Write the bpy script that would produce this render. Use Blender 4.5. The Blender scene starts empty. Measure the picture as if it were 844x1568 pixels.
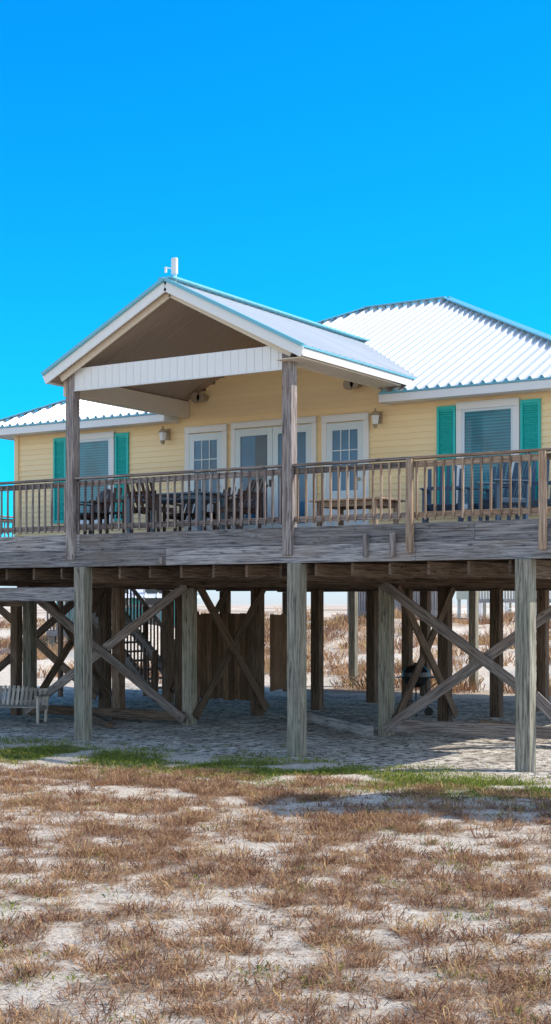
import bpy, math, random
import numpy as np
from mathutils import Vector, noise, Matrix
random.seed(7); rng=np.random.default_rng(7)
scene=bpy.context.scene
col=scene.collection
# ------------------------------------------------------------ camera
YAW=math.radians(32.4)
CX,CY,CZ=11.09,-18.07,2.25
cam=bpy.data.cameras.new("camera"); camo=bpy.data.objects.new("camera",cam); col.objects.link(camo)
camo.location=(CX,CY,CZ); camo.rotation_euler=(math.radians(90),0,YAW)
cam.sensor_fit='VERTICAL'; cam.sensor_height=36; cam.lens=49.87; cam.shift_y=141/1568
cam.clip_end=6000; cam.clip_start=0.1
scene.camera=camo
FW=Vector((-math.sin(YAW),math.cos(YAW),0)); RT=Vector((math.cos(YAW),math.sin(YAW),0))
# ------------------------------------------------------------ light
S=Vector((0.80*math.cos(math.radians(45)),0.60*math.cos(math.radians(45)),math.sin(math.radians(45)))).normalized()
sun=bpy.data.lights.new("sun",'SUN'); sun.energy=5.0; sun.angle=math.radians(0.5); sun.color=(1.0,0.94,0.84)
so=bpy.data.objects.new("sun",sun); col.objects.link(so); so.rotation_euler=(-S).to_track_quat('-Z','Y').to_euler(); so.location=(30,20,30)
w=bpy.data.worlds.new("World"); scene.world=w; w.use_nodes=True
nt=w.node_tree; N=nt.nodes; L=nt.links
for n in list(N): N.remove(n)
out=N.new('ShaderNodeOutputWorld'); bg=N.new('ShaderNodeBackground'); bg.inputs[1].default_value=0.15
sky=N.new('ShaderNodeTexSky'); sky.sky_type='NISHITA'; sky.sun_disc=False
sky.sun_elevation=math.radians(45); sky.sun_rotation=math.atan2(S.x,S.y); sky.air_density=1.0; sky.dust_density=0.3; sky.ozone_density=2.0
# deeper blue in the band at right angles to the sun on the view side only, paler toward the horizon
tc=N.new('ShaderNodeTexCoord'); dot=N.new('ShaderNodeVectorMath'); dot.operation='DOT_PRODUCT'; dot.inputs[1].default_value=S
L.new(tc.outputs['Generated'],dot.inputs[0])
def wm(op,a,b_=None):
    x=N.new('ShaderNodeMath'); x.operation=op
    for i_,v in enumerate((a,b_)):
        if v is None: continue
        if hasattr(v,'links'): L.new(v,x.inputs[i_])
        else: x.inputs[i_].default_value=v
    return x.outputs[0]
def wr(src,a,b_,lo,hi):
    r=N.new('ShaderNodeMapRange'); r.interpolation_type='SMOOTHSTEP'; r.inputs[1].default_value=a; r.inputs[2].default_value=b_; r.inputs[3].default_value=lo; r.inputs[4].default_value=hi; L.new(src,r.inputs[0]); return r.outputs[0]
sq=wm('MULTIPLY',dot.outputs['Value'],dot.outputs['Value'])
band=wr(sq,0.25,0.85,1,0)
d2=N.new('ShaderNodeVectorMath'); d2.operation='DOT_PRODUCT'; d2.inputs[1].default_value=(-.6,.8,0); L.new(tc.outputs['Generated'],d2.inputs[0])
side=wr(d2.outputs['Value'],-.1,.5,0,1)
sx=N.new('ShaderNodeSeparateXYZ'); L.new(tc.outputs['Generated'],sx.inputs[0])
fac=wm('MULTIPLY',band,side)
tint=N.new('ShaderNodeMix'); tint.data_type='RGBA'; L.new(fac,tint.inputs[0]); tint.inputs[6].default_value=(2.10,1.88,1.72,1)  # sky outside that band is tinted brighter and warmer to lift the shade
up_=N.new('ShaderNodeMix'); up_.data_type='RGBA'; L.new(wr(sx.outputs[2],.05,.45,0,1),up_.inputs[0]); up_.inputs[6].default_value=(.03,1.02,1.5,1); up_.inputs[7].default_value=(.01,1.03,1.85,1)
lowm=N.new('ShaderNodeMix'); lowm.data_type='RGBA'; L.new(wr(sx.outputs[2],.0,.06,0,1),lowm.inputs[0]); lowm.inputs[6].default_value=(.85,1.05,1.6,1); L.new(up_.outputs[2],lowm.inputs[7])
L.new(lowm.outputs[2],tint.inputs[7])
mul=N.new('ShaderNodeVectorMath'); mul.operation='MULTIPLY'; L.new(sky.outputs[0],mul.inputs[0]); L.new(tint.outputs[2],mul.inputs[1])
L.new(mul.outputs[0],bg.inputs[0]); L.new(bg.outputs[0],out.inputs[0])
scene.view_settings.view_transform='Standard'; scene.view_settings.look='None'; scene.view_settings.exposure=0

# ------------------------------------------------------------ materials
def newmat(name):
    m=bpy.data.materials.new(name); m.use_nodes=True; nt=m.node_tree
    b=nt.nodes['Principled BSDF']; return m,nt,b
def c4(c): return (c[0],c[1],c[2],1)
def paint(name,c,rough=0.5,var=0.12,metal=0,scale=3.0,bump=0.0,spec=0.5):
    m,nt,b=newmat(name); N=nt.nodes; L=nt.links
    tc=N.new('ShaderNodeTexCoord'); n1=N.new('ShaderNodeTexNoise'); n1.inputs['Scale'].default_value=scale; n1.inputs['Detail'].default_value=6; n1.inputs['Roughness'].default_value=.65
    L.new(tc.outputs['Object'],n1.inputs[0])
    at=N.new('ShaderNodeAttribute'); at.attribute_name='rnd'
    ad=N.new('ShaderNodeMath'); ad.operation='ADD'; L.new(n1.outputs[0],ad.inputs[0]); L.new(at.outputs['Fac'],ad.inputs[1])
    r=N.new('ShaderNodeMapRange'); r.inputs[1].default_value=.3; r.inputs[2].default_value=1.7; r.inputs[3].default_value=1-var; r.inputs[4].default_value=1+var*.5
    L.new(ad.outputs[0],r.inputs[0])
    mx=N.new('ShaderNodeVectorMath'); mx.operation='SCALE'; mx.inputs[0].default_value=c; L.new(r.outputs[0],mx.inputs['Scale'])
    L.new(mx.outputs[0],b.inputs['Base Color'])
    b.inputs['Roughness'].default_value=rough; b.inputs['Metallic'].default_value=metal; b.inputs['Specular IOR Level'].default_value=spec
    return m
def wood(name,dark,light,tint=None,rough=.85):
    m,nt,b=newmat(name); N=nt.nodes; L=nt.links
    uv=N.new('ShaderNodeUVMap'); uv.uv_map='UVMap'
    mp=N.new('ShaderNodeMapping'); mp.inputs['Scale'].default_value=(1.8,34,1); L.new(uv.outputs[0],mp.inputs[0])
    n1=N.new('ShaderNodeTexNoise'); n1.inputs['Scale'].default_value=1.0; n1.inputs['Detail'].default_value=8; n1.inputs['Roughness'].default_value=.74; n1.inputs['Distortion'].default_value=.6; L.new(mp.outputs[0],n1.inputs[0])
    mp2=N.new('ShaderNodeMapping'); mp2.inputs['Scale'].default_value=(.9,3,1); L.new(uv.outputs[0],mp2.inputs[0])
    n2=N.new('ShaderNodeTexNoise'); n2.inputs['Scale'].default_value=1.3; n2.inputs['Detail'].default_value=5; L.new(mp2.outputs[0],n2.inputs[0])
    rp=N.new('ShaderNodeValToRGB'); rp.color_ramp.elements[0].position=.40; rp.color_ramp.elements[0].color=c4(dark); rp.color_ramp.elements[1].position=.58; rp.color_ramp.elements[1].color=c4(light)
    L.new(n1.outputs[0],rp.inputs[0])
    mx=N.new('ShaderNodeMix'); mx.data_type='RGBA'; mx.blend_type='MIX'
    r2=N.new('ShaderNodeMapRange'); r2.inputs[1].default_value=.45; r2.inputs[2].default_value=.75; L.new(n2.outputs[0],r2.inputs[0]); 
    h=N.new('ShaderNodeMath'); h.operation='MULTIPLY'; h.inputs[1].default_value=.65; L.new(r2.outputs[0],h.inputs[0]); L.new(h.outputs[0],mx.inputs[0])
    L.new(rp.outputs[0],mx.inputs[6]); mx.inputs[7].default_value=c4(tint or dark)
    at=N.new('ShaderNodeAttribute'); at.attribute_name='rnd'
    r=N.new('ShaderNodeMapRange'); r.inputs[3].default_value=.62; r.inputs[4].default_value=1.3; L.new(at.outputs['Fac'],r.inputs[0])
    sc=N.new('ShaderNodeVectorMath'); sc.operation='SCALE'; L.new(mx.outputs[2],sc.inputs[0]); L.new(r.outputs[0],sc.inputs['Scale'])
    v=N.new('ShaderNodeTexVoronoi'); v.inputs['Scale'].default_value=1.0; mp3=N.new('ShaderNodeMapping'); mp3.inputs['Scale'].default_value=(2.2,7,1); L.new(uv.outputs[0],mp3.inputs[0]); L.new(mp3.outputs[0],v.inputs[0])
    k=N.new('ShaderNodeMapRange'); k.inputs[1].default_value=.06; k.inputs[2].default_value=.14; k.inputs[3].default_value=.35; k.inputs[4].default_value=1; L.new(v.outputs['Distance'],k.inputs[0])
    s2=N.new('ShaderNodeVectorMath'); s2.operation='SCALE'; L.new(sc.outputs[0],s2.inputs[0]); L.new(k.outputs[0],s2.inputs['Scale'])
    L.new(s2.outputs[0],b.inputs['Base Color'])
    b.inputs['Roughness'].default_value=rough; b.inputs['Specular IOR Level'].default_value=.2
    bp=N.new('ShaderNodeBump'); bp.inputs['Strength'].default_value=.7; bp.inputs['Distance'].default_value=.007; L.new(n1.outputs[0],bp.inputs['Height']); L.new(bp.outputs[0],b.inputs['Normal'])
    return m
M={}
M['wgrey']=wood('weathered_wood',(.09,.09,.10),(.41,.40,.405),(.26,.21,.175))
M['wpile']=wood('piling_wood',(.11,.105,.085),(.46,.43,.36),(.23,.25,.18))
M['wrail']=wood('rail_wood',(.09,.075,.075),(.34,.305,.29),(.21,.14,.11))
M['wwarm']=wood('warm_wood',(.20,.135,.095),(.47,.36,.27),(.31,.18,.11))
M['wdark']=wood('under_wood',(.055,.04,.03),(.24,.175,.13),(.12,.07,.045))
M['wfence']=wood('fence_wood',(.08,.05,.03),(.23,.15,.10),(.11,.065,.04))
M['white']=paint('white_trim',(.84,.85,.84),.45,.06)
M['offwhite']=paint('door_white',(.70,.80,.85),.4,.06)
M['siding']=paint('yellow_siding',(.98,.76,.43),.5,.08,scale=1.5)
M['roof']=paint('white_metal_roof',(.72,.74,.76),.28,.18,0.0,scale=.8)
M['flash']=paint('teal_flashing',(.16,.48,.60),.35,.12)
M['shut']=paint('teal_shutter',(.01,.56,.53),.5,.12)
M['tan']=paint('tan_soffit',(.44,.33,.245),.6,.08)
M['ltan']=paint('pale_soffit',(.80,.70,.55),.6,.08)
M['black']=paint('black_metal',(.015,.015,.017),.35,.3)
M['dk']=paint('dark_furniture',(.09,.05,.04),.5,.3)
M['tabl']=paint('blue_grey_table',(.16,.24,.30),.5,.2)
M['navy']=paint('blue_grey_furniture',(.05,.10,.16),.5,.2)
M['lamp']=paint('lamp_metal',(.42,.33,.22),.4,.2)
M['benchw']=wood('bench_wood',(.30,.29,.27),(.62,.58,.54),(.42,.36,.32))
def glassmat(name,base,stripe):
    m,nt,b=newmat(name); N=nt.nodes; L=nt.links
    g=N.new('ShaderNodeNewGeometry'); sx=N.new('ShaderNodeSeparateXYZ'); L.new(g.outputs['Position'],sx.inputs[0])
    ml=N.new('ShaderNodeMath'); ml.operation='MULTIPLY'; ml.inputs[1].default_value=2*math.pi/.05; L.new(sx.outputs[2],ml.inputs[0])
    sn=N.new('ShaderNodeMath'); sn.operation='SINE'; L.new(ml.outputs[0],sn.inputs[0])
    r=N.new('ShaderNodeMapRange'); r.inputs[1].default_value=-1; r.inputs[3].default_value=1-stripe; r.inputs[4].default_value=1; L.new(sn.outputs[0],r.inputs[0])
    nz=N.new('ShaderNodeTexNoise'); nz.inputs['Scale'].default_value=1.6; L.new(g.outputs['Position'],nz.inputs[0])
    r2=N.new('ShaderNodeMapRange'); r2.inputs[1].default_value=.35; r2.inputs[2].default_value=.65; r2.inputs[3].default_value=.65; r2.inputs[4].default_value=1.15; L.new(nz.outputs[0],r2.inputs[0])
    mm=N.new('ShaderNodeMath'); mm.operation='MULTIPLY'; L.new(r.outputs[0],mm.inputs[0]); L.new(r2.outputs[0],mm.inputs[1])
    sc=N.new('ShaderNodeVectorMath'); sc.operation='SCALE'; sc.inputs[0].default_value=base; L.new(mm.outputs[0],sc.inputs['Scale']); L.new(sc.outputs[0],b.inputs['Base Color'])
    b.inputs['Roughness'].default_value=.35; b.inputs['Coat Weight'].default_value=.4; b.inputs['Coat Roughness'].default_value=.02
    return m
M['blind']=glassmat('window_blind_glass',(.005,.26,.36),.5)
M['glass']=glassmat('door_glass',(.005,.14,.30),.1)
M['gdark']=glassmat('dark_glass',(.01,.03,.06),.0)

# ------------------------------------------------------------ mesh builder
class B:
    def __init__(s): s.v=[];s.f=[];s.uv=[];s.r=[];s.m=[];s.mats=[]
    def mi(s,k):
        if k not in s.mats: s.mats.append(k)
        return s.mats.index(k)
    def face(s,pts,k,uvs=None,r=None):
        i=len(s.v); s.v+= [tuple(p) for p in pts]; s.f.append(tuple(range(i,i+len(pts))))
        s.uv.append(uvs or [(p[0],p[2]+p[1]) for p in pts]); s.r.append(random.random() if r is None else r); s.m.append(s.mi(k))
    def beam(s,p0,p1,w,h,k,up=(0,0,1),ends=None):
        p0=Vector(p0);p1=Vector(p1); d=(p1-p0); l=d.length; d.normalize()
        up=Vector(up); sd=d.cross(up)
        if sd.length<1e-4: sd=d.cross(Vector((0,1,0)))
        sd.normalize(); u=sd.cross(d); u.normalize()
        r=random.random(); ou=random.random()*40; ov=random.random()*40
        i=len(s.v)
        for e in (p0,p1):
            for a,b in ((-1,-1),(1,-1),(1,1),(-1,1)):
                s.v.append(tuple(e+sd*(a*w/2)+u*(b*h/2)))
        mi=s.mi(k)
        def F(ix,uvs):
            s.f.append(tuple(i+q for q in ix)); s.uv.append([(ou+a,ov+b) for a,b in uvs]); s.r.append(r); s.m.append(mi)
        F((0,1,5,4),[(0,0),(0,w),(l,w),(l,0)])
        F((1,2,6,5),[(0,w),(0,w+h),(l,w+h),(l,w)])
        F((2,3,7,6),[(0,1),(0,1+w),(l,1+w),(l,1)])
        F((3,0,4,7),[(0,2),(0,2+h),(l,2+h),(l,2)])
        F((3,2,1,0),[(0,0),(w*.2,0),(w*.2,h),(0,h)])
        F((4,5,6,7),[(0,0),(w*.2,0),(w*.2,h),(0,h)])
    def box(s,x0,x1,y0,y1,z0,z1,k):
        dx,dy,dz=x1-x0,y1-y0,z1-z0; cx,cy,cz=(x0+x1)/2,(y0+y1)/2,(z0+z1)/2
        if dz>=dx and dz>=dy: s.beam((cx,cy,z0),(cx,cy,z1),dx,dy,k,up=(0,1,0))
        elif dx>=dy: s.beam((x0,cy,cz),(x1,cy,cz),dy,dz,k)
        else: s.beam((cx,y0,cz),(cx,y1,cz),dx,dz,k)
    def lathe(s,c,prof,k,n=20,axis='z'):
        r0=random.random()
        for (ra,za),(rb,zb) in zip(prof[:-1],prof[1:]):
            for j in range(n):
                a=2*math.pi*j/n; b=2*math.pi*(j+1)/n
                def P(r,z,t):
                    if axis=='z': return (c[0]+r*math.cos(t),c[1]+r*math.sin(t),c[2]+z)
                    if axis=='x': return (c[0]+z,c[1]+r*math.cos(t),c[2]+r*math.sin(t))
                    return (c[0]+r*math.sin(t),c[1]+z,c[2]+r*math.cos(t))
                s.face([P(ra,za,a),P(ra,za,b),P(rb,zb,b),P(rb,zb,a)],k,r=r0)
    def make(s,name,parent=None,bevel=0,smooth=False,loc=(0,0,0),rotz=0,mw=False):
        me=bpy.data.meshes.new(name); me.from_pydata(s.v,[],s.f)
        for k in s.mats: me.materials.append(M[k])
        me.polygons.foreach_set('material_index',s.m)
        uvl=me.uv_layers.new(name='UVMap'); flat=[c for f in s.uv for p in f for c in p]; uvl.data.foreach_set('uv',flat)
        a=me.attributes.new('rnd','FLOAT','FACE'); a.data.foreach_set('value',s.r)
        if smooth: me.polygons.foreach_set('use_smooth',[True]*len(s.f))
        me.update()
        o=bpy.data.objects.new(name,me); col.objects.link(o)
        o.location=loc; o.rotation_euler[2]=rotz
        if parent: o.parent=parent
        if bevel:
            b=o.modifiers.new('b','BEVEL'); b.width=bevel; b.segments=1; b.limit_method='ANGLE'
        return o
def empty(name,loc=(0,0,0),rz=0):
    e=bpy.data.objects.new(name,None); col.objects.link(e); e.location=loc; e.rotation_euler[2]=rz; return e

# ------------------------------------------------------------ ground
def sm(a,b,x):
    t=np.clip((x-a)/(b-a),0,1); return t*t*(3-2*t)
def fbm(x,y,s,seed=0,oct=4):
    v=0;a=1;t=0
    for o in range(oct):
        v+=a*noise.noise(Vector((x*s+seed*13.1,y*s-seed*7.7,seed*3.3))); t+=a; a*=.55; s*=2.1
    return v/t
def gz(x,y):
    z=.07*fbm(x,y,.35,1,3)
    if -20<x<14 and -1.5<y<15: z*=.35
    z+=.03*fbm(x,y,1.6,5,2)
    back=float(sm(17,34,y+(x+8)*.1))
    z+=back*(.85+1.5*fbm(x,y,.13,2,3))
    z+=.9*float(sm(14,20,y))*max(0,fbm(x,y,.22,41,3)+.05)
    z+=1.15*math.exp(-(((x+20.5)/2.6)**2+((y-22.5)/2.6)**2))
    return z
def vegf(x,y):
    n=fbm(x*.8,y*.95,.95,3,4)*.75+fbm(x,y,3.4,17,2)*.95
    return float(sm(-.34,.30,n))
def dunev(x,y): return fbm(x,y,.28,4,3)+.5*fbm(x,y,1.1,44,2)
def axis_coords(lo,hi,st,far):
    a=list(np.arange(lo,hi+1e-6,st)); e=[];q=st;p=hi
    while p<far: q*=1.12;p+=q;e.append(p)
    f=[];q=st;p=lo
    while p>-far: q*=1.12;p-=q;f.append(p)
    return np.array(f[::-1]+a+e)
xs=axis_coords(-14,14,.12,3500); ys=axis_coords(-16,18,.12,3500)
nx,ny=len(xs),len(ys)
V=np.zeros((ny,nx,3)); A=np.zeros((ny,nx,3))
for j,y in enumerate(ys):
    for i,x in enumerate(xs):
        V[j,i]=(x,y,gz(x,y) if abs(x)<400 and abs(y)<400 else .7)
        fine=-14.5<x<14.5 and -17<y<18
        veg=vegf(x,y) if fine else .65
        nn=fbm(x,y,.5,8,2) if fine else 0
        yy=y+nn*1.0
        front=1-float(sm(-3.2,-2.2,yy))
        back=float(sm(11.5,13.5,yy))
        grav=float(sm(-1.6,.6,yy))*(1-back)*float(sm(-16,-12,x))
        mid=(1-front)*(1-back)
        A[j,i,0]=veg*(front)+back*float(np.clip(.48+1.6*dunev(x,y),0,1))+mid*.35*veg
        A[j,i,1]=grav
        A[j,i,2]=math.exp(-((y+1.9+nn*.8)/.9)**2)*float(sm(-.35,.1,fbm(x,y,1.1,11,3)))
idx=np.arange(nx*ny).reshape(ny,nx)
F=np.stack([idx[:-1,:-1],idx[:-1,1:],idx[1:,1:],idx[1:,:-1]],-1).reshape(-1,4)
me=bpy.data.meshes.new('ground'); me.vertices.add(nx*ny); me.vertices.foreach_set('co',V.reshape(-1))
me.loops.add(F.size); me.loops.foreach_set('vertex_index',F.reshape(-1).astype(np.int32)); me.polygons.add(len(F))
me.polygons.foreach_set('loop_start',np.arange(0,F.size,4,dtype=np.int32)); me.polygons.foreach_set('loop_total',np.full(len(F),4,dtype=np.int32))
me.update(); me.validate()
at=me.attributes.new('zone','FLOAT_VECTOR','POINT'); at.data.foreach_set('vector',A.reshape(-1).astype(np.float32))
me.polygons.foreach_set('use_smooth',[True]*len(F))
go=bpy.data.objects.new('ground',me); col.objects.link(go)
m,nt,b=newmat('sandy_ground'); N=nt.nodes; L=nt.links
at=N.new('ShaderNodeAttribute'); at.attribute_name='zone'; sp=N.new('ShaderNodeSeparateXYZ'); L.new(at.outputs['Vector'],sp.inputs[0])
g=N.new('ShaderNodeNewGeometry')
def nz(scale,det=6,ro=.6):
    n=N.new('ShaderNodeTexNoise'); n.inputs['Scale'].default_value=scale; n.inputs['Detail'].default_value=det; n.inputs['Roughness'].default_value=ro; L.new(g.outputs['Position'],n.inputs[0]); return n
def ramp(src,a,b_,lo=0,hi=1):
    r=N.new('ShaderNodeMapRange'); r.inputs[1].default_value=a; r.inputs[2].default_value=b_; r.inputs[3].default_value=lo; r.inputs[4].default_value=hi; L.new(src,r.inputs[0]); return r.outputs[0]
def mix(fac,a,b_,mode='MIX'):
    x=N.new('ShaderNodeMix'); x.data_type='RGBA'; x.blend_type=mode
    for s_,v in ((0,fac),(6,a),(7,b_)):
        if hasattr(v,'default_value') or hasattr(v,'links'): L.new(v,x.inputs[s_])
        else: x.inputs[s_].default_value=v if s_==0 else c4(v)
    return x.outputs[2]
def mth(op,a,b_=None):
    x=N.new('ShaderNodeMath'); x.operation=op
    for i_,v in enumerate((a,b_)):
        if v is None: continue
        if hasattr(v,'links'): L.new(v,x.inputs[i_])
        else: x.inputs[i_].default_value=v
    return x.outputs[0]
nf=nz(7,8,.7); nm=nz(1.6,6,.6); ng=nz(60,4,.7); nc=nz(24,6,.75)
sand=mix(ramp(nf.outputs[0],.35,.65),(.66,.55,.43),(.90,.81,.68))
sand=mix(ramp(ng.outputs[0],.50,.68,0,.55),sand,(.46,.35,.26))
sand=mix(ramp(nc.outputs[0],.56,.62,0,.75),sand,(.22,.13,.09))
lit=mix(ramp(nc.outputs[0],.38,.62),(.13,.07,.045),(.48,.34,.23))
vf=mth('ADD',sp.outputs[0],ramp(nf.outputs[0],.25,.75,-.62,.42))
c1=mix(ramp(vf,.32,.66,0,.75),sand,lit)
grav=mix(ramp(nm.outputs[0],.40,.60),(.56,.49,.41),(.94,.86,.75))
grav=mix(ramp(ng.outputs[0],.50,.72,0,.45),grav,(.22,.18,.15))
blot=mth('ADD',nf.outputs[0],mth('MULTIPLY',nc.outputs[0],.35))
grav=mix(ramp(blot,.68,.74,0,.85),grav,(.09,.065,.05))
gf=mth('ADD',sp.outputs[1],ramp(nf.outputs[0],.25,.75,-.45,.45))
c2=mix(ramp(gf,.30,.6),c1,grav)
gr=mix(ramp(nc.outputs[0],.4,.6),(.05,.07,.02),(.17,.19,.05))
c3=mix(ramp(mth('ADD',sp.outputs[2],ramp(nf.outputs[0],.3,.7,-.45,.3)),.3,.6,0,.85),c2,gr)
L.new(c3,b.inputs['Base Color']); b.inputs['Roughness'].default_value=.95; b.inputs['Specular IOR Level'].default_value=.1
bp=N.new('ShaderNodeBump'); bp.inputs['Strength'].default_value=1.0; bp.inputs['Distance'].default_value=.06; L.new(mth('ADD',nf.outputs[0],mth('MULTIPLY',nc.outputs[0],.6)),bp.inputs['Height']); L.new(bp.outputs[0],b.inputs['Normal'])
me.materials.append(m)

# ------------------------------------------------------------ grasses
def grassmat(name,stops):
    m,nt,b=newmat(name); N=nt.nodes; L=nt.links
    at=N.new('ShaderNodeAttribute'); at.attribute_name='rnd'; rp=N.new('ShaderNodeValToRGB')
    el=rp.color_ramp.elements
    el[0].position=stops[0][0]; el[0].color=c4(stops[0][1]); el[1].position=stops[-1][0]; el[1].color=c4(stops[-1][1])
    for p,c in stops[1:-1]:
        e=el.new(p); e.color=c4(c)
    L.new(at.outputs['Fac'],rp.inputs[0]); L.new(rp.outputs[0],b.inputs['Base Color']); b.inputs['Roughness'].default_value=.8; b.inputs['Specular IOR Level'].default_value=.2
    tr=N.new('ShaderNodeBsdfTranslucent'); L.new(rp.outputs[0],tr.inputs[0]); ms=N.new('ShaderNodeMixShader'); ms.inputs[0].default_value=.3
    L.new(b.outputs[0],ms.inputs[1]); L.new(tr.outputs[0],ms.inputs[2]); L.new(ms.outputs[0],N['Material Output'].inputs[0])
    return m
def blades(name,base,hgt,lean,wid,rnd,la,mat):
    n=len(base); ang=rng.uniform(0,2*np.pi,n)
    side=np.stack([np.cos(ang),np.sin(ang),np.zeros(n)],1)*wid[:,None]*.5
    ld=np.stack([np.cos(la),np.sin(la),np.zeros(n)],1)
    kk=rng.normal(0,.16,(n,2))*hgt[:,None]; kink=np.concatenate([kk,np.zeros((n,1))],1)
    up=np.array([0,0,1.])
    mid=base+up*(hgt*.55*np.sqrt(np.clip(1-(lean*.55)**2,.05,1)))[:,None]+ld*(hgt*lean*.38)[:,None]+kink
    tip=base+up*(hgt*np.clip(1-lean*.55,.10,1))[:,None]+ld*(hgt*lean*.95)[:,None]-kink*.6
    vv=np.stack([base-side*.7,base+side*.7,mid+side*1.2,mid-side*1.2,tip],1).reshape(-1,3)
    o=np.arange(n)*5
    loops=np.stack([o,o+1,o+2,o+3,o+3,o+2,o+4],1).reshape(-1).astype(np.int32)
    ls=np.stack([np.arange(n)*7,np.arange(n)*7+4],1).reshape(-1).astype(np.int32); lt=np.tile(np.array([4,3],dtype=np.int32),n)
    me=bpy.data.meshes.new(name); me.vertices.add(len(vv)); me.vertices.foreach_set('co',vv.reshape(-1).astype(np.float32))
    me.loops.add(len(loops)); me.loops.foreach_set('vertex_index',loops); me.polygons.add(2*n)
    me.polygons.foreach_set('loop_start',ls); me.polygons.foreach_set('loop_total',lt); me.update()
    a=me.attributes.new('rnd','FLOAT','POINT'); a.data.foreach_set('value',np.repeat(rnd,5).astype(np.float32))
    me.materials.append(mat); ob=bpy.data.objects.new(name,me); col.objects.link(ob); return ob
def tufts(pts,nb,spread,h0,h1,lean0,lean1,w0,w1,cbias=0,crange=.5):
    bs=[];H=[];Ln=[];W=[];R=[];LA=[]
    for (x,y,s) in pts:
        k=max(3,int(nb*s)); r=np.sqrt(rng.uniform(0,1,k))*spread*s; a=rng.uniform(0,2*np.pi,k)
        px=x+r*np.cos(a); py=y+r*np.sin(a); z=gz(x,y)-.012
        bs.append(np.stack([px,py,np.full(k,z)],1)); H.append(rng.uniform(h0,h1,k)*(0.5+.6*s))
        Ln.append(np.clip(lean0+(lean1-lean0)*(.6*r/(spread*s)+.4*rng.uniform(0,1,k)),0,1.7)); W.append(rng.uniform(w0,w1,k))
        LA.append(a+rng.normal(0,.7,k))
        R.append(np.clip(rng.uniform(0,1)*(1-crange)+rng.uniform(0,1,k)*crange+cbias,0,1))
    return [np.concatenate(q) for q in (bs,H,Ln,W,R,LA)]
dry=grassmat('dry_grass_material',[(0,(.09,.04,.03)),(.25,(.21,.10,.065)),(.5,(.40,.22,.12)),(.72,(.58,.38,.22)),(.9,(.68,.46,.20)),(.97,(.36,.32,.10)),(1,(.24,.26,.06))])
pts=[]
for _ in range(44000):
    d=random.uniform(5.4,19.5)
    if random.random()>(.22*d+1.6)/5.9: continue
    la=random.uniform(-1,1)*(.22*d+1.6)
    p=Vector((CX,CY,0))+FW*d+RT*la
    if p.y>-2.4: continue
    v=vegf(p.x,p.y)
    if random.random()<v**1.3*.52+.03: pts.append((p.x,p.y,random.choice((.3,.4,.5,.7,1.0,1.4,1.7))*random.uniform(.85,1.15)))
for _ in range(9000):
    x=random.uniform(-14,16); y=random.uniform(-16,-2.6); v=vegf(x,y)
    if random.random()<v*.22: pts.append((x,y,random.uniform(.6,1.3)))
blades('dry_grass',*tufts(pts,26,.065,.03,.12,.1,1.4,.0028,.0075,0,.5),dry)
pts=[]
for _ in range(11000):
    x=random.uniform(-50,12); y=random.uniform(14.5,62)
    if dunev(x,y)>.0 and random.random()<.8: pts.append((x,y,random.uniform(.5,1.5)))
blades('dune_grass',*tufts(pts,24,.32,.15,.55,.1,.9,.015,.03,.02,.4),dry)
green=grassmat('green_grass_material',[(0,(.06,.10,.02)),(.45,(.16,.23,.035)),(.75,(.36,.38,.06)),(1,(.44,.30,.15))])
pts=[]
for _ in range(14000):
    x=random.uniform(-14,13); y=random.gauss(-1.95,.72)
    if fbm(x,y,1.1,11,3)>-.16 and random.random()<.8: pts.append((x,y,random.uniform(.5,1.1)))
for _ in range(60):
    d=random.uniform(6.5,17); la=random.uniform(-1,1)*.21*d; p=Vector((CX,CY,0))+FW*d+RT*la
    for q in range(random.randint(1,7)): pts.append((p.x+random.gauss(0,.13),p.y+random.gauss(0,.13),random.uniform(.5,.9)))
blades('green_grass',*tufts(pts,14,.12,.03,.11,.2,1.2,.004,.010,0,.8),green)
pts=[]
for _ in range(10000):
    x=random.uniform(-12,6); y=random.uniform(-2.6,9)
    if fbm(x,y,.9,21,3)>.03: pts.append((x,y,random.uniform(.4,1)))
for _ in range(12000):
    d=random.uniform(5.6,17); la=random.uniform(-1,1)*(.22*d+1); p=Vector((CX,CY,0))+FW*d+RT*la; pts.append((p.x,p.y,random.uniform(.4,1)))
blades('leaf_litter',*tufts(pts,7,.18,.015,.05,1.0,1.7,.005,.014,-.1,.6),dry)
shell=grassmat('shell_material',[(0,(.20,.18,.16)),(.4,(.60,.56,.50)),(1,(.85,.82,.78))])
pts=[(random.uniform(-12,7),random.uniform(-2.8,11),random.uniform(.4,1)) for _ in range(4500)]
blades('shell_debris',*tufts(pts,5,.25,.012,.03,1.0,1.7,.014,.03,0,.8),shell)

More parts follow.
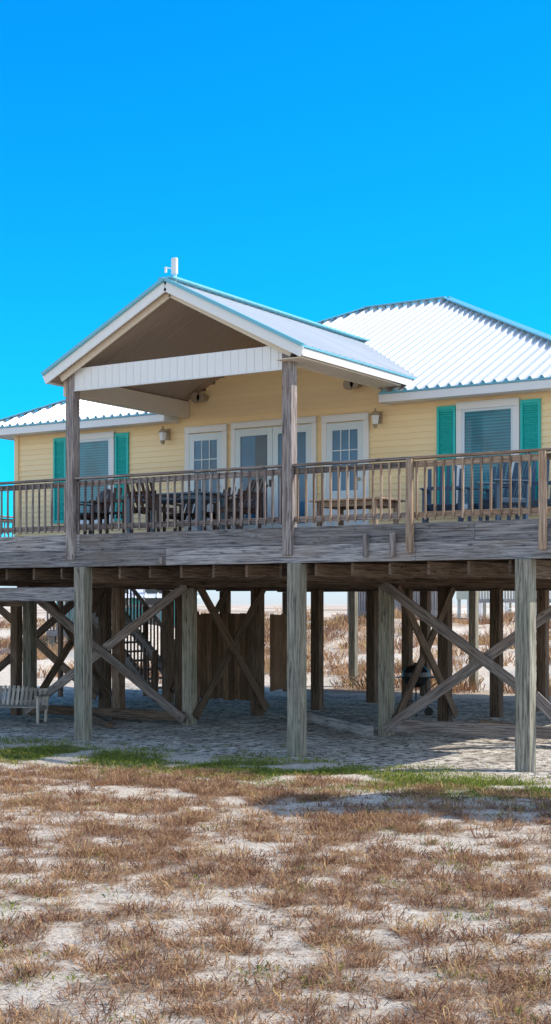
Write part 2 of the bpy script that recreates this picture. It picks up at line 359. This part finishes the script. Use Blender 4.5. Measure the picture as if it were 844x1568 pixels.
# ------------------------------------------------------------ HOUSE
house=empty('beach_house')
WX0,WX1,WY0,WY1=-8.72,3.56,3.4,13.8
EZ=5.8; SL=.483
cx=-2.22; hw=2.49; PE=6.05; PP=7.31; PSL=(PP-PE)/hw
b=B()
st=.105; z=3.36
def course(p0,p1,nrm,z,h,k='siding'):
    p0=Vector(p0);p1=Vector(p1);n=Vector(nrm); r=random.random()
    a0=p0+n*.018+Vector((0,0,z)); a1=p1+n*.018+Vector((0,0,z)); c0=p0+n*.002+Vector((0,0,z+h)); c1_=p1+n*.002+Vector((0,0,z+h))
    bb0=p0+n*.0+Vector((0,0,z)); bb1=p1+n*.0+Vector((0,0,z))
    b.face([a0,a1,c1_,c0],k,r=r); b.face([bb0,bb1,a1,a0],k,r=r)
while z<7.15:
    if z<5.86: x0,x1=WX0,WX1
    else:
        e=(7.12-z)/PSL; x0,x1=cx-e,cx+e
        if e<.05: break
    course((x0,WY0,0),(x1,WY0,0),(0,-1,0),z,st)
    if z<5.86:
        course((WX1,WY0,0),(WX1,WY1,0),(1,0,0),z,st); course((WX0,WY1,0),(WX0,WY0,0),(-1,0,0),z,st); course((WX1,WY1,0),(WX0,WY1,0),(0,1,0),z,st)
    z+=st
for (x,y) in ((WX0,WY0),(WX1,WY0),(WX0,WY1),(WX1,WY1)):
    b.box(x-.05,x+.05,y-.05,y+.05,3.36,5.7,'siding')
b.make('siding_walls',house)
def panel(b,poly,eave_dir,up_dir,k='roof',sp=.2,rw=.04,rh=.045,phase=0):
    e=Vector(eave_dir).normalized(); u=Vector(up_dir).normalized(); n=e.cross(u).normalized()
    if n.z<0: n=-n
    P=[Vector(p) for p in poly]; o=P[0]
    b.face(P,k,r=.5)
    q=[((p-o).dot(e),(p-o).dot(u)) for p in P]
    lo=min(a for a,_ in q); hi=max(a for a,_ in q); s=lo+sp*.5
    while s<hi:
        ts=[]
        for (a0,b0),(a1,b1) in zip(q,q[1:]+q[:1]):
            if (a0<=s)!=(a1<=s): ts.append(b0+(s-a0)/(a1-a0)*(b1-b0))
        ts.sort()
        for t0,t1 in zip(ts[::2],ts[1::2]):
            if t1-t0<.05: continue
            p0=o+e*s+u*t0; p1=o+e*s+u*t1; rr=random.uniform(.3,.8)
            b.face([p0-e*rw,p1-e*rw,p1-e*rw*.45+n*rh,p0-e*rw*.45+n*rh],k,r=rr)
            b.face([p0-e*rw*.45+n*rh,p1-e*rw*.45+n*rh,p1+e*rw*.45+n*rh,p0+e*rw*.45+n*rh],k,r=rr)
            b.face([p0+e*rw*.45+n*rh,p1+e*rw*.45+n*rh,p1+e*rw,p0+e*rw],k,r=rr)
            b.face([p0-e*rw,p0-e*rw*.45+n*rh,p0+e*rw*.45+n*rh,p0+e*rw],'flash',r=.2)
        s+=sp
EX0,EX1,EY0=-9.2,4.01,2.95; K=5.65; EY1=EY0+2*K; RZ=EZ+SL*K
def mz(y): return EZ+SL*(y-EY0)
b=B()
RL=(EX0+K,EY0+K,RZ); RR=(EX1-K,EY0+K,RZ)
panel(b,[(EX0,EY0,EZ),(-4.69,EY0,EZ),(-4.69,3.5,mz(3.5)),(cx,6.05,mz(6.05)),(.22,3.5,mz(3.5)),(-.2,3.42,mz(3.42)),(-.2,EY0,EZ),(EX1,EY0,EZ),RR,RL],(1,0,0),(0,1,SL))
panel(b,[(EX1,EY0,EZ),(EX1,EY1,EZ),RR],(0,1,0),(-1,0,SL))
panel(b,[(EX0,EY1,EZ),(EX0,EY0,EZ),RL],(0,-1,0),(1,0,SL))
panel(b,[(EX1,EY1,EZ),(EX0,EY1,EZ),RL,RR],(-1,0,0),(0,-1,SL))
b.make('metal_roof',house)
b=B()
for p,q in ((RL,RR),((EX1,EY0,EZ),RR),((EX1,EY1,EZ),RR),((EX0,EY0,EZ),RL),((EX0,EY1,EZ),RL)):
    p=Vector(p)+Vector((0,0,.06)); q=Vector(q)+Vector((0,0,.06)); b.beam(p,q,.22,.025,'flash')
b.make('roof_caps',house,.004)
b=B()
for x0,x1 in ((EX0,-4.69),(-.2,EX1)):
    b.box(x0,x1,EY0,EY0+.025,EZ-.17,EZ-.035,'white'); b.box(x0,x1,EY0-.02,EY0+.03,EZ-.033,EZ-.004,'flash')
    b.box(x0+.03,x1-.03,EY0+.027,WY0-.02,EZ-.15,EZ-.135,'white')
b.box(-4.7,-4.68,EY0+.03,WY0,EZ-.17,EZ+.02,'white'); b.box(-.2,-.18,EY0+.03,WY0,EZ-.17,EZ+.02,'white')
for x in (EX0,EX1-.025): b.box(x,x+.025,EY0+.03,EY1,EZ-.17,EZ-.01,'white')
b.box(EX0,EX1,EY1-.025,EY1,EZ-.17,EZ-.01,'white')
b.box(EX1-.5,EX1-.03,EY0+.05,EY1-.05,EZ-.155,EZ-.14,'white'); b.box(EX0+.03,EX0+.48,EY0+.05,EY1-.05,EZ-.155,EZ-.14,'white')
b.make('eave_fascia',house,.003)
b=B(); GY=-.3
panel(b,[(cx+hw,GY,PE),(cx+hw,3.55,PE),(cx,6.1,PP),(cx,GY,PP)],(0,1,0),(-1,0,PSL),sp=.2,rw=.03,rh=.024)
panel(b,[(cx-hw,3.55,PE),(cx-hw,GY,PE),(cx,GY,PP),(cx,6.1,PP)],(0,-1,0),(1,0,PSL),sp=.2,rw=.03,rh=.024)
b.make('porch_metal_roof',house)
b=B()
for sg in (-1,1):
    ex=cx+sg*hw
    dz=.15
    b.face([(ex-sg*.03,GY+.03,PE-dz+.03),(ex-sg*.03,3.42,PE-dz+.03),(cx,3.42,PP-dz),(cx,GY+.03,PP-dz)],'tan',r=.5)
    b.beam((ex,GY,PE-.10),(cx,GY,PP-.10),.03,.15,'white')
    b.beam((ex+sg*.02,GY-.012,PE+.0),(cx,GY-.012,PP+.01),.10,.055,'flash')
    b.beam((ex-sg*.25,GY+.12,PE-.08),(cx,GY+.12,PP-.19),.03,.11,'ltan')
    b.box(min(ex,ex-sg*.03),max(ex,ex-sg*.03),GY+.02,3.3,PE-.15,PE-.03,'white')
    b.box(ex-.022,ex+.022,GY,3.4,PE-.028,PE+.006,'flash')
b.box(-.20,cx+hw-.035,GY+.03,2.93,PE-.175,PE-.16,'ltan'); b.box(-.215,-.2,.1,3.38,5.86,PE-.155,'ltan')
b.beam((cx,GY,PP+.035),(cx,6.1,PP+.035),.3,.03,'flash')
for y in np.arange(.1,3.3,.3):
    for sg in (-1,1):
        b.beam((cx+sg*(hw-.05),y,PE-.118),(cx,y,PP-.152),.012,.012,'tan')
b.make('porch_gable_trim',house,.003)
b=B()
b.box(-4.27,-.21,-.07,.07,5.78,6.14,'white')
for i in range(28):
    x=-4.2+i*.145; b.box(x,x+.012,-.078,-.07,5.79,6.13,'white')
b.box(-4.27,-.21,-.085,-.0705,5.76,5.785,'white')
b.box(-4.62,-4.42,.06,3.38,5.72,6.02,'ltan')
b.make('porch_beam',house,.004)
b=B()
for x in (-4.35,-.12):
    b.box(x-.085,x+.085,-.10,.07,2.98,6.08,'wrail')
b.make('porch_posts',house,.008)
b=B()
b.beam((cx+.05,-.1,7.3),(cx+.05,-.1,7.62),.03,.03,'white'); b.box(cx-.0,cx+.1,-.16,-.10,7.42,7.68,'white'); b.beam((cx+.05,-.1,7.5),(cx-.14,-.12,7.56),.02,.02,'white'); b.box(cx-.15,cx-.12,-.14,-.09,7.47,7.56,'white')
b.make('antenna',house,.01)

def opening(b,x0,x1,z0,z1,fw=.09,glass='blind',mun=None,mull=False,sill=True):
    y=WY0-.02
    b.box(x0,x0+fw,y-.045,y,z0,z1-fw-.002,'white'); b.box(x1-fw,x1,y-.045,y,z0,z1-fw-.002,'white')
    b.box(x0,x1,y-.05,y,z1-fw,z1,'white')
    b.box(x0-.01,x1+.01,y-.06,y,z1+.001,z1+.02,'white')
    if sill: b.box(x0-.02,x1+.02,y-.08,y,z0-.04,z0-.002,'white')
    return x0+fw,x1-fw,y
b=B()
for x0,x1 in ((-7.39,-6.19),(1.04,2.15)):
    z0,z1=3.85,5.56
    ix0,ix1,y=opening(b,x0,x1,z0,z1,.10)
    s=.045
    b.box(ix0,ix1,y-.012,y-.006,z0,z1-.1,'blind')
    b.box(ix0,ix0+s,y-.03,y-.013,z0,z1-.1,'offwhite'); b.box(ix1-s,ix1,y-.03,y-.013,z0,z1-.1,'offwhite')
    b.box(ix0+s,ix1-s,y-.03,y-.013,z1-.1-s,z1-.1,'offwhite'); b.box(ix0+s,ix1-s,y-.03,y-.013,z0,z0+s,'offwhite')
    b.box(ix0+s,ix1-s,y-.028,y-.013,(z0+z1)/2-.03,(z0+z1)/2+.01,'offwhite')
b.make('windows',house,.003)
b=B()
for xa,xb in ((-7.73,-7.41),(-6.17,-5.85),(.68,1.02),(2.17,2.51)):
    z0,z1=3.85,5.54; y=WY0-.018; f=.04
    b.box(xa,xa+f,y-.035,y,z0,z1,'shut'); b.box(xb-f,xb,y-.035,y,z0,z1,'shut')
    for zz in (z0,(z0+z1)/2-.03,z1-.06): b.box(xa+f,xb-f,y-.033,y,zz,zz+.06,'shut')
    zz=z0+.07
    while zz<z1-.08:
        b.beam((xa+f,y-.018,zz),(xb-f,y-.018,zz),.035,.006,'shut',up=(0,-.6,1)); zz+=.038
    b.box(xa+f,xb-f,y-.004,y-.001,z0+.05,z1-.05,'shut')
b.make('shutters',house)
b=B()
def door(b,x0,x1,z0,z1,stile=.11,bot=.9,grid=(3,3),y=3.36,gl='glass',top=.13):
    b.box(x0,x0+stile,y-.02,y+.01,z0,z1,'offwhite'); b.box(x1-stile,x1,y-.02,y+.01,z0,z1,'offwhite')
    b.box(x0+stile,x1-stile,y-.02,y+.01,z1-top,z1,'offwhite'); b.box(x0+stile,x1-stile,y-.02,y+.01,z0,z0+bot,'offwhite')
    g0,g1,h0,h1=x0+stile,x1-stile,z0+bot,z1-top
    b.box(g0,g1,y-.002,y+.004,h0,h1,gl)
    if grid:
        for i in range(1,grid[0]):
            xx=g0+(g1-g0)*i/grid[0]; b.box(xx-.01,xx+.01,y-.016,y-.003,h0,h1,'offwhite')
        for i in range(1,grid[1]):
            zz=h0+(h1-h0)*i/grid[1]; b.box(g0,g1,y-.015,y-.004,zz-.01,zz+.01,'offwhite')
    if bot>.5:
        b.box(x0+stile+.05,x1-stile-.05,y-.028,y-.0205,z0+.15,z0+bot-.12,'white')
for x0,x1 in ((-4.50,-3.56),(-1.54,-.61)):
    opening(b,x0,x1,3.41,5.52,.10,sill=False); door(b,x0+.102,x1-.102,3.42,5.40,.11,.80)
    b.box(x1-.19,x1-.15,3.29,3.34,4.38,4.43,'lamp')
opening(b,-3.46,-1.66,3.41,5.53,.09,sill=False)
door(b,-3.368,-2.565,3.42,5.42,.11,.26,None,gl='glass'); door(b,-2.555,-1.752,3.42,5.42,.11,.26,None,y=3.355,gl='glass')
b.box(-2.94,-2.69,3.352,3.356,3.7,5.28,'gdark')
b.box(-2.60,-2.57,3.28,3.33,4.35,4.48,'black')
b.make('doors',house,.003)
b=B()
for x in (-4.92,-.41):
    z=5.34; y=3.22
    b.box(x-.05,x+.05,3.345,3.385,z+.0,z+.2,'lamp'); b.beam((x,3.34,z+.14),(x,y,z+.2),.02,.02,'lamp')
    b.lathe((x,y,z),[(.0,-.10),(.03,-.09),(.05,-.03)],'lamp',8); b.lathe((x,y,z),[(.05,-.03),(.075,.12)],'white',6); b.lathe((x,y,z),[(.09,.12),(.06,.17),(.02,.2),(.015,.24),(0,.25)],'lamp',8)
for x,z in ((-4.15,6.05),(-.92,6.03)):
    b.lathe((x,3.38,z),[(.05,0),(.06,-.05),(.09,-.1),(.10,-.2),(.0,-.2)],'lamp',14,'y')
    b.lathe((x+.12,3.36,z),[(.05,0),(.06,-.05),(.08,-.1),(.085,-.18),(.0,-.18)],'lamp',14,'y')
b.make('wall_lanterns',house)

# ------------------------------------------------------------ deck
DX0,DX1=-12.4,4.22
b=B()
y=.06
while y<3.3:
    b.box(DX0,DX1,y,y+.135,3.36,3.395,'wgrey'); y+=.14
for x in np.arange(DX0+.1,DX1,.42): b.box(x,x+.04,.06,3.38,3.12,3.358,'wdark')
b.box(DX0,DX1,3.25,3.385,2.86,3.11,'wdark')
b.box(DX0,WX0-.1,3.4,13.5,3.36,3.395,'wgrey')
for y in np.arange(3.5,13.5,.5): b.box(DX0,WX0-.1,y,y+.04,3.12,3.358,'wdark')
b.make('deck_floor',house,.003)
b=B()
segs=[DX0,-8.4,-4.2,-.05,2.9,DX1]
for i in range(5):
    b.box(segs[i]+.002,segs[i+1]-.002,-.02,.03,3.135,3.40,'wgrey')
segs=[DX0,-6.9,-2.4,2.0,DX1]
for i in range(4):
    b.box(segs[i]+.002,segs[i+1]-.002,-.055,.028,2.865,3.13,'wgrey')
b.box(DX1-.03,DX1+.01,.04,3.4,2.87,3.40,'wgrey')
b.box(DX0-.01,DX0+.03,.04,13.5,2.87,3.40,'wgrey')
for x in (1.22,1.66): b.box(x-.035,x+.035,-.12,-.06,2.93,3.27,'wrail')
b.box(-2.5,-2.44,-.11,-.06,2.88,2.99,'wrail')
for x in np.arange(DX0+.2,DX1,.6):
    for z in (3.2,3.33): b.box(x,x+.018,-.026,-.02,z,z+.018,'wdark')
b.make('rim_beams',house,.006)
b=B()
def rail(b,p0,p1,k='wrail',kb='wrail',sp=.137,cap=True):
    p0=Vector(p0);p1=Vector(p1); d=(p1-p0); l=d.length; d.normalize(); up=Vector((0,0,1))
    nn=d.cross(up)
    if cap: b.beam(p0+up*4.325,p1+up*4.325,.14,.035,k)
    b.beam(p0+up*4.235,p1+up*4.235,.035,.09,k)
    b.beam(p0+up*3.515,p1+up*3.515,.035,.085,k)
    n=int(l/sp)
    for i in range(n):
        q=p0+d*((i+.5)*l/n)+nn*.036+Vector((random.uniform(-.006,.006),0,0))
        b.beam(q+up*3.445,q+up*4.28+Vector((random.uniform(-.006,.006),0,0)),.03,.03,kb)
rail(b,(-4.27,0,0),(-.2,0,0)); rail(b,(-8.4,0,0),(-4.43,0,0)); rail(b,(DX0,0,0),(-8.4,0,0))
rail(b,(-.03,0,0),(1.94,0,0),'wrail','wwarm'); rail(b,(1.94,0,0),(3.93,0,0),'wwarm','wwarm'); rail(b,(3.93,0,0),(4.2,0,0),'wwarm','wwarm')
rail(b,(4.2,0,0),(4.2,3.3,0),'wwarm','wwarm')
rail(b,(DX0,13.4,0),(DX0,0,0)); rail(b,(DX0,13.4,0),(-8.9,13.4,0))
for x in (1.94,3.93): b.box(x-.045,x+.045,-.15,-.06,2.98,4.30,'wwarm')
for x in (-8.4,-6.4,DX0): b.box(x-.045,x+.045,-.10,-.058,3.0,4.30,'wrail')
for y in (3.3,6.6,10,13.4): b.box(DX0-.06,DX0+.03,y-.045,y+.045,3.0,4.3,'wrail')
b.make('deck_railing',house,.004)

# ------------------------------------------------------------ substructure
b=B()
def pile(x,y,z1=2.86,s=.2,k='wpile',lean=0):
    b.beam((x,y,-.4),(x+lean,y,z1),s,s,k,up=(0,1,0))
for x in (-12.2,-8.3,-4.14,0,3.64): pile(x,.0,2.862,.22)
rows=(3.45,5.8,8.1,10.5,13.3)
for y in rows:
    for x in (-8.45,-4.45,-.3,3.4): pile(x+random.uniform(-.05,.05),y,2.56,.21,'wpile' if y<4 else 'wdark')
for x in (-8.0,-4.4,-.4): pile(x,16.0,3.3,.2,'wpile')
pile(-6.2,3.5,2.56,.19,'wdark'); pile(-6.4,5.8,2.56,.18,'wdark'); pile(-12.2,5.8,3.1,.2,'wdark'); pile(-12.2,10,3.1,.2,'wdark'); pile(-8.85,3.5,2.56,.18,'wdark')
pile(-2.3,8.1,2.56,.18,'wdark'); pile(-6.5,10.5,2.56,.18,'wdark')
b.make('pilings',house,.01)
b=B()
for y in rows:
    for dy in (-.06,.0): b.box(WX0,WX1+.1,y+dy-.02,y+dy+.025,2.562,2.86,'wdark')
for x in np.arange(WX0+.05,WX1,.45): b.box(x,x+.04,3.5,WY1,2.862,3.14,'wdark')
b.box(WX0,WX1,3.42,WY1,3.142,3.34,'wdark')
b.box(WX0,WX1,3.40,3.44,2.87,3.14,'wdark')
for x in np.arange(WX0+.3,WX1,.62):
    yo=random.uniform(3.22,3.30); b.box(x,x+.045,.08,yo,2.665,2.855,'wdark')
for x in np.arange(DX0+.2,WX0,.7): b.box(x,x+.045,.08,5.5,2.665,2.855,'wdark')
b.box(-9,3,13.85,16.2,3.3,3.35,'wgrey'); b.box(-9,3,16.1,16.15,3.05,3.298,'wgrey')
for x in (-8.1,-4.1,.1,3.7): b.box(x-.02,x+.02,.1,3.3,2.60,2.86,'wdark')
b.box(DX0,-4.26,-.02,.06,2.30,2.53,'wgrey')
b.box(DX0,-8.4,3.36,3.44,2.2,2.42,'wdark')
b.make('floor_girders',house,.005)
b=B()
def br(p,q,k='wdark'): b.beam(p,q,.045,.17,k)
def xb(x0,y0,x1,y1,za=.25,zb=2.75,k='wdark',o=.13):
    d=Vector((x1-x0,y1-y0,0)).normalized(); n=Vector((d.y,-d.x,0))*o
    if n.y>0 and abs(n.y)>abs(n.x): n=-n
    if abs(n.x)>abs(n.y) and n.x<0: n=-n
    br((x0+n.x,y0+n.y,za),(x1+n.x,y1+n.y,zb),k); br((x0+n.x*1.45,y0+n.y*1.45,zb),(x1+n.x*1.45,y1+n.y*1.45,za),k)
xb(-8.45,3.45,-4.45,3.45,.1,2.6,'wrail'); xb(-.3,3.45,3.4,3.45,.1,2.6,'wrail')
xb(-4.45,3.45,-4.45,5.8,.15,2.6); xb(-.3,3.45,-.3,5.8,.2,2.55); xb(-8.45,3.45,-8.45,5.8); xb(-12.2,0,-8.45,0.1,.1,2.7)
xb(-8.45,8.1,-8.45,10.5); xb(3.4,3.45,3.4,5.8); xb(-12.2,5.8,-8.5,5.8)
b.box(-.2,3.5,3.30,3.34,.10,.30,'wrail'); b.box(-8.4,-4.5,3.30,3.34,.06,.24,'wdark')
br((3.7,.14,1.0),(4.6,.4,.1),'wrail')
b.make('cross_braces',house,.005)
b=B()  # roof on posts added out of view to cast the foreground shadow band
d=Vector((3.9,1.65,0)).normalized(); nn=Vector((-d.y,d.x,0)); o=Vector((6.5,-2.3,5.85))+d*1.2; le=3.9; wd=1.6
for q in (o+d*.2+nn*.2,o+d*(le-.2)+nn*.2,o+d*.2+nn*(wd-.2),o+d*(le-.2)+nn*(wd-.2)): b.box(q.x-.07,q.x+.07,q.y-.07,q.y+.07,-.3,5.85,'wpile')
P=[o,o+d*le,o+d*le+nn*wd/2+Vector((0,0,.3)),o+nn*wd/2+Vector((0,0,.3))]
Q=[o+d*le+nn*wd,o+nn*wd,o+nn*wd/2+Vector((0,0,.3)),o+d*le+nn*wd/2+Vector((0,0,.3))]
panel(b,P,d,nn*1+Vector((0,0,.4))); panel(b,Q,-d,-nn+Vector((0,0,.4)))
b.make('added_shadow_roof',house)

# ------------------------------------------------------------ enclosure
b=B()
x=-6.15
while x<-4.55:
    b.box(x,x+.135,5.98,6.0,.30+random.uniform(-.02,.02),2.05+random.uniform(-.02,.02),'wfence'); x+=.14
y=6.0
while y<6.9:
    b.box(-4.32,-4.30,y,y+.135,.5+random.uniform(-.02,.02),2.05+random.uniform(-.02,.02),'wfence'); y+=.14
b.box(-6.2,-4.5,6.01,6.05,.6,.69,'wfence'); b.box(-6.2,-4.5,6.01,6.05,1.7,1.79,'wfence')
b.box(-6.2,-6.1,5.95,6.05,-.1,2.1,'wdark'); b.box(-4.4,-4.3,6.9,7.0,-.1,2.1,'wdark')
b.make('wooden_privacy_fence',None,.003)
b=B()
x0,z0,x1,z1=-9.0,.05,-11.9,3.0; n=14
for yy in (8.4,9.5):
    b.beam((x0,yy,z0),(x1,yy,z1),.05,.26,'wgrey')
for i in range(n):
    t=(i+.6)/n; x=x0+(x1-x0)*t; z=z0+(z1-z0)*t+.08; b.box(x-.14,x+.14,8.4,9.5,z,z+.04,'wgrey')
for yy in (8.36,9.54):
    b.beam((x0,yy,z0+.95),(x1,yy,z1+.95),.05,.09,'wgrey')
    for i in range(0,n*2):
        t=i/(n*2); x=x0+(x1-x0)*t; z=z0+(z1-z0)*t; b.beam((x,yy,z+.1),(x,yy,z+.95),.035,.035,'wdark')
    b.box(x0-.05,x0+.05,yy-.05,yy+.05,-.2,1.15,'wdark')
    b.box(x0-1.25,x0-1.15,yy-.05,yy+.05,-.2,2.2,'wdark'); b.box(x1-.05,x1+.05,yy-.05,yy+.05,-.2,4.1,'wdark')
b.make('wooden_stairs',None,.004)

# ------------------------------------------------------------ furniture
def slat_chair(name,loc,rz,k,h=1.05,adir=False):
    b=B(); w=.56
    sh=.40 if adir else .45
    for i in range(6):
        y=-.22+i*.085; b.box(-w/2,w/2,y,y+.07,sh-(i*.018 if adir else 0),sh+.02-(i*.018 if adir else 0),k)
    for sx in (-1,1):
        b.beam((sx*w/2,-.22,0),(sx*w/2,-.22,.64),.045,.05,k); b.beam((sx*w/2,.24,0),(sx*w/2*.98,.27,.64),.045,.05,k)
        b.box(sx*w/2-.05,sx*w/2+.04,-.30,.30,.64,.665,k); b.box(sx*w/2-.02,sx*w/2+.02,-.2,.26,sh-.07,sh-.002,k)
    tops=[.0,.05,.08,.08,.05,.0]
    for i in range(6):
        x=-w/2+.045+i*(w-.09)/5; b.beam((x,.20,sh-.08),(x*1.08,.42,h-.08+tops[i]),.06,.018,k,up=(0,1,0))
    b.beam((-w/2,.30,.70),(w/2,.30,.70),.02,.06,k)
    return b.make(name,None,.006,loc=loc,rotz=rz)
for (x,y,r) in ((1.35,2.2,.35),(2.15,2.3,-.2),(3.0,2.1,.2),(2.7,1.4,-.7)): slat_chair('adirondack_chair',(x,y,3.397),r,'navy',1.1,True)
for (x,y,r) in ((-5.4,1.6,-.3),(-4.75,1.5,.4),(-3.9,2.5,0),(-3.1,2.5,.1),(-3.4,.95,math.pi),(-2.2,1.7,-1.6),(-9.4,1.5,.2),(-10.2,1.7,-.1)):
    slat_chair('patio_chair',(x,y,3.397),r,'dk',.94)
def table(name,loc,rz,l=1.8,k='dk',h=.74):
    b=B()
    for i in range(6): b.box(-l/2,l/2,-.42+i*.14,-.42+i*.14+.13,h-.03,h,k)
    for sx in (-1,1):
        for sy in (-1,1): b.beam((sx*(l/2-.15),sy*.34,0),(sx*(l/2-.15),sy*.34,h-.03),.07,.07,k)
        b.box(sx*(l/2-.15)-.02,sx*(l/2-.15)+.02,-.34,.34,h-.12,h-.032,k)
    b.box(-l/2+.15,l/2-.15,-.36,-.33,h-.12,h-.032,k); b.box(-l/2+.15,l/2-.15,.33,.36,h-.12,h-.032,k)
    return b.make(name,None,.006,loc=loc,rotz=rz)
table('patio_table',(-3.5,1.7,3.397),0,1.8,'tabl')
table('wooden_bench',(.15,1.6,3.397),0,1.3,'wwarm',.5)
b=B(); W=1.5
for i in range(5): b.box(-W/2,W/2,-.28+i*.105,-.28+i*.105+.085,.30,.325,'benchw')
for i in range(17):
    x=-W/2+.05+i*(W-.1)/16; hh=.48+.07*math.cos(x/W*math.pi)*1.2
    b.beam((x,.24,.30),(x,.40,hh+.12),.055,.018,'benchw',up=(0,1,0))
b.beam((-W/2,.41,.60),(W/2,.41,.60),.025,.06,'benchw'); b.beam((-W/2,.30,.38),(W/2,.30,.38),.025,.06,'benchw')
for sx in (-1,1):
    b.beam((sx*W/2,-.26,0),(sx*W/2,-.26,.5),.05,.06,'benchw'); b.beam((sx*W/2,.24,0),(sx*W/2,.36,.5),.05,.06,'benchw'); b.box(sx*W/2-.04,sx*W/2+.04,-.32,.36,.5,.53,'benchw')
    b.box(sx*W/2-.02,sx*W/2+.02,-.26,.3,.24,.295,'benchw')
b.make('slatted_bench',None,.005,loc=(-7.7,1.9,0.0),rotz=math.radians(25))
b=B()
b.lathe((0,0,.78),[(0,-.2),(.12,-.19),(.22,-.12),(.27,0),(.28,.01)],'black',24)
b.lathe((0,0,.80),[(.285,0),(.27,.09),(.2,.18),(.1,.225),(0,.235)],'black',24)
b.box(-.05,.05,-.02,.02,1.03,1.08,'black')
for a in (0.5,2.6,4.7):
    b.beam((.14*math.cos(a),.14*math.sin(a),.65),(.33*math.cos(a),.33*math.sin(a),0.02),.028,.028,'black')
b.lathe((.3*math.cos(.5),.3*math.sin(.5)-.03,.09),[(0,0),(.09,0),(.09,.04),(0,.04)],'black',16,'y'); b.lathe((.3*math.cos(2.6),.3*math.sin(2.6)-.03,.09),[(0,0),(.09,0),(.09,.04),(0,.04)],'black',16,'y')
b.box(.27,.60,-.18,.18,.78,.80,'black'); b.beam((.55,0,.78),(.2,0,.5),.02,.02,'black'); b.box(-.42,-.28,-.12,.12,.78,.795,'black')
b.lathe((0,0,.3),[(0,0),(.2,0),(.2,.015),(0,.015)],'black',16)
b.make('charcoal_grill',None,.003,loc=(-1.75,7.4,.0),rotz=.5)
b=B()
b.beam((-.5,3.2,.09),(-3.15,5.4,.10),.15,.18,'wgrey'); b.make('fallen_timber',None,.01)
b=B(); b.beam((-5.2,2.0,.06),(-6.6,3.1,.1),.12,.12,'wdark'); b.make('fallen_timber',None,.01)
b=B(); b.beam((.2,6.2,.06),(3.0,4.6,.06),.12,.10,'wwarm'); b.make('fallen_timber',None,.01)

# ------------------------------------------------------------ distant houses
def far_house(loc,rz,w_,d_,wall,hz=2.4,h=2.6,rl='wrail',pk='wpile'):
    e=empty('stilt_house',loc,rz)
    b=B()
    b.box(-w_/2,w_/2,-d_/2,d_/2,hz,hz+h,wall); b.make('walls',e)
    b=B(); ov=.5; r=d_/2+ov; z=hz+h
    panel(b,[(-w_/2-ov,-r,z),(w_/2+ov,-r,z),(w_/2-r/2,0,z+r*.45),(-w_/2+r/2,0,z+r*.45)],(1,0,0),(0,1,.45),sp=.5)
    panel(b,[(w_/2+ov,r,z),(-w_/2-ov,r,z),(-w_/2+r/2,0,z+r*.45),(w_/2-r/2,0,z+r*.45)],(-1,0,0),(0,-1,.45),sp=.5)
    b.face([(w_/2+ov,-r,z),(w_/2+ov,r,z),(w_/2-r/2,0,z+r*.45)],'roof'); b.face([(-w_/2-ov,r,z),(-w_/2-ov,-r,z),(-w_/2+r/2,0,z+r*.45)],'roof')
    b.make('roof',e)
    b=B()
    for i in range(5):
        for j in range(3): b.box(-w_/2+.2+i*(w_-.4)/4-.12,-w_/2+.2+i*(w_-.4)/4+.12,-d_/2-1.6+j*(d_+1.6)/2-.12,-d_/2-1.6+j*(d_+1.6)/2+.12,-1,hz,pk)
    b.box(-w_/2,w_/2,-d_/2-1.8,-d_/2,hz-.25,hz,'wgrey')
    for i in range(40): b.box(-w_/2+i*w_/40,-w_/2+i*w_/40+.07,-d_/2-1.8,-d_/2-1.74,hz,hz+.95,rl)
    b.box(-w_/2,w_/2,-d_/2-1.84,-d_/2-1.7,hz+.95,hz+1.02,rl)
    for i in range(9):
        t=i/9; b.box(-w_/2+1+i*.28,-w_/2+1.3+i*.28,-d_/2-3.0,-d_/2-1.85,hz-t*hz-.05,hz-t*hz,rl)
    b.make('deck_and_pilings',e)
    b=B()
    for i in range(3):
        x=-w_/3+i*w_/3; b.box(x-.55,x+.55,-d_/2-.05,-d_/2+.01,hz+.9,hz+2.1,'white'); b.box(x-.45,x+.45,-d_/2-.07,-d_/2-.052,hz+1.0,hz+2.0,'gdark')
    b.make('windows',e)
M['teal_wall']=paint('teal_house_paint',(.10,.42,.42),.6,.1); M['grey_wall']=paint('grey_house_paint',(.42,.42,.42),.7,.1); M['cream_wall']=paint('cream_house_paint',(.7,.6,.42),.7,.1)
far_house((-27,30,.2),.5,5,5,'teal_wall',1.0,1.3)
far_house((-20.0,42,.7),.45,4.5,5,'grey_wall',1.25,2.4,'wrail','wrail')
far_house((-29,78,.7),.6,8,7,'cream_wall',1.9,2.6,'white','white')
far_house((-13,62,.7),.5,6,6,'grey_wall',1.9,2.4,'white','white')
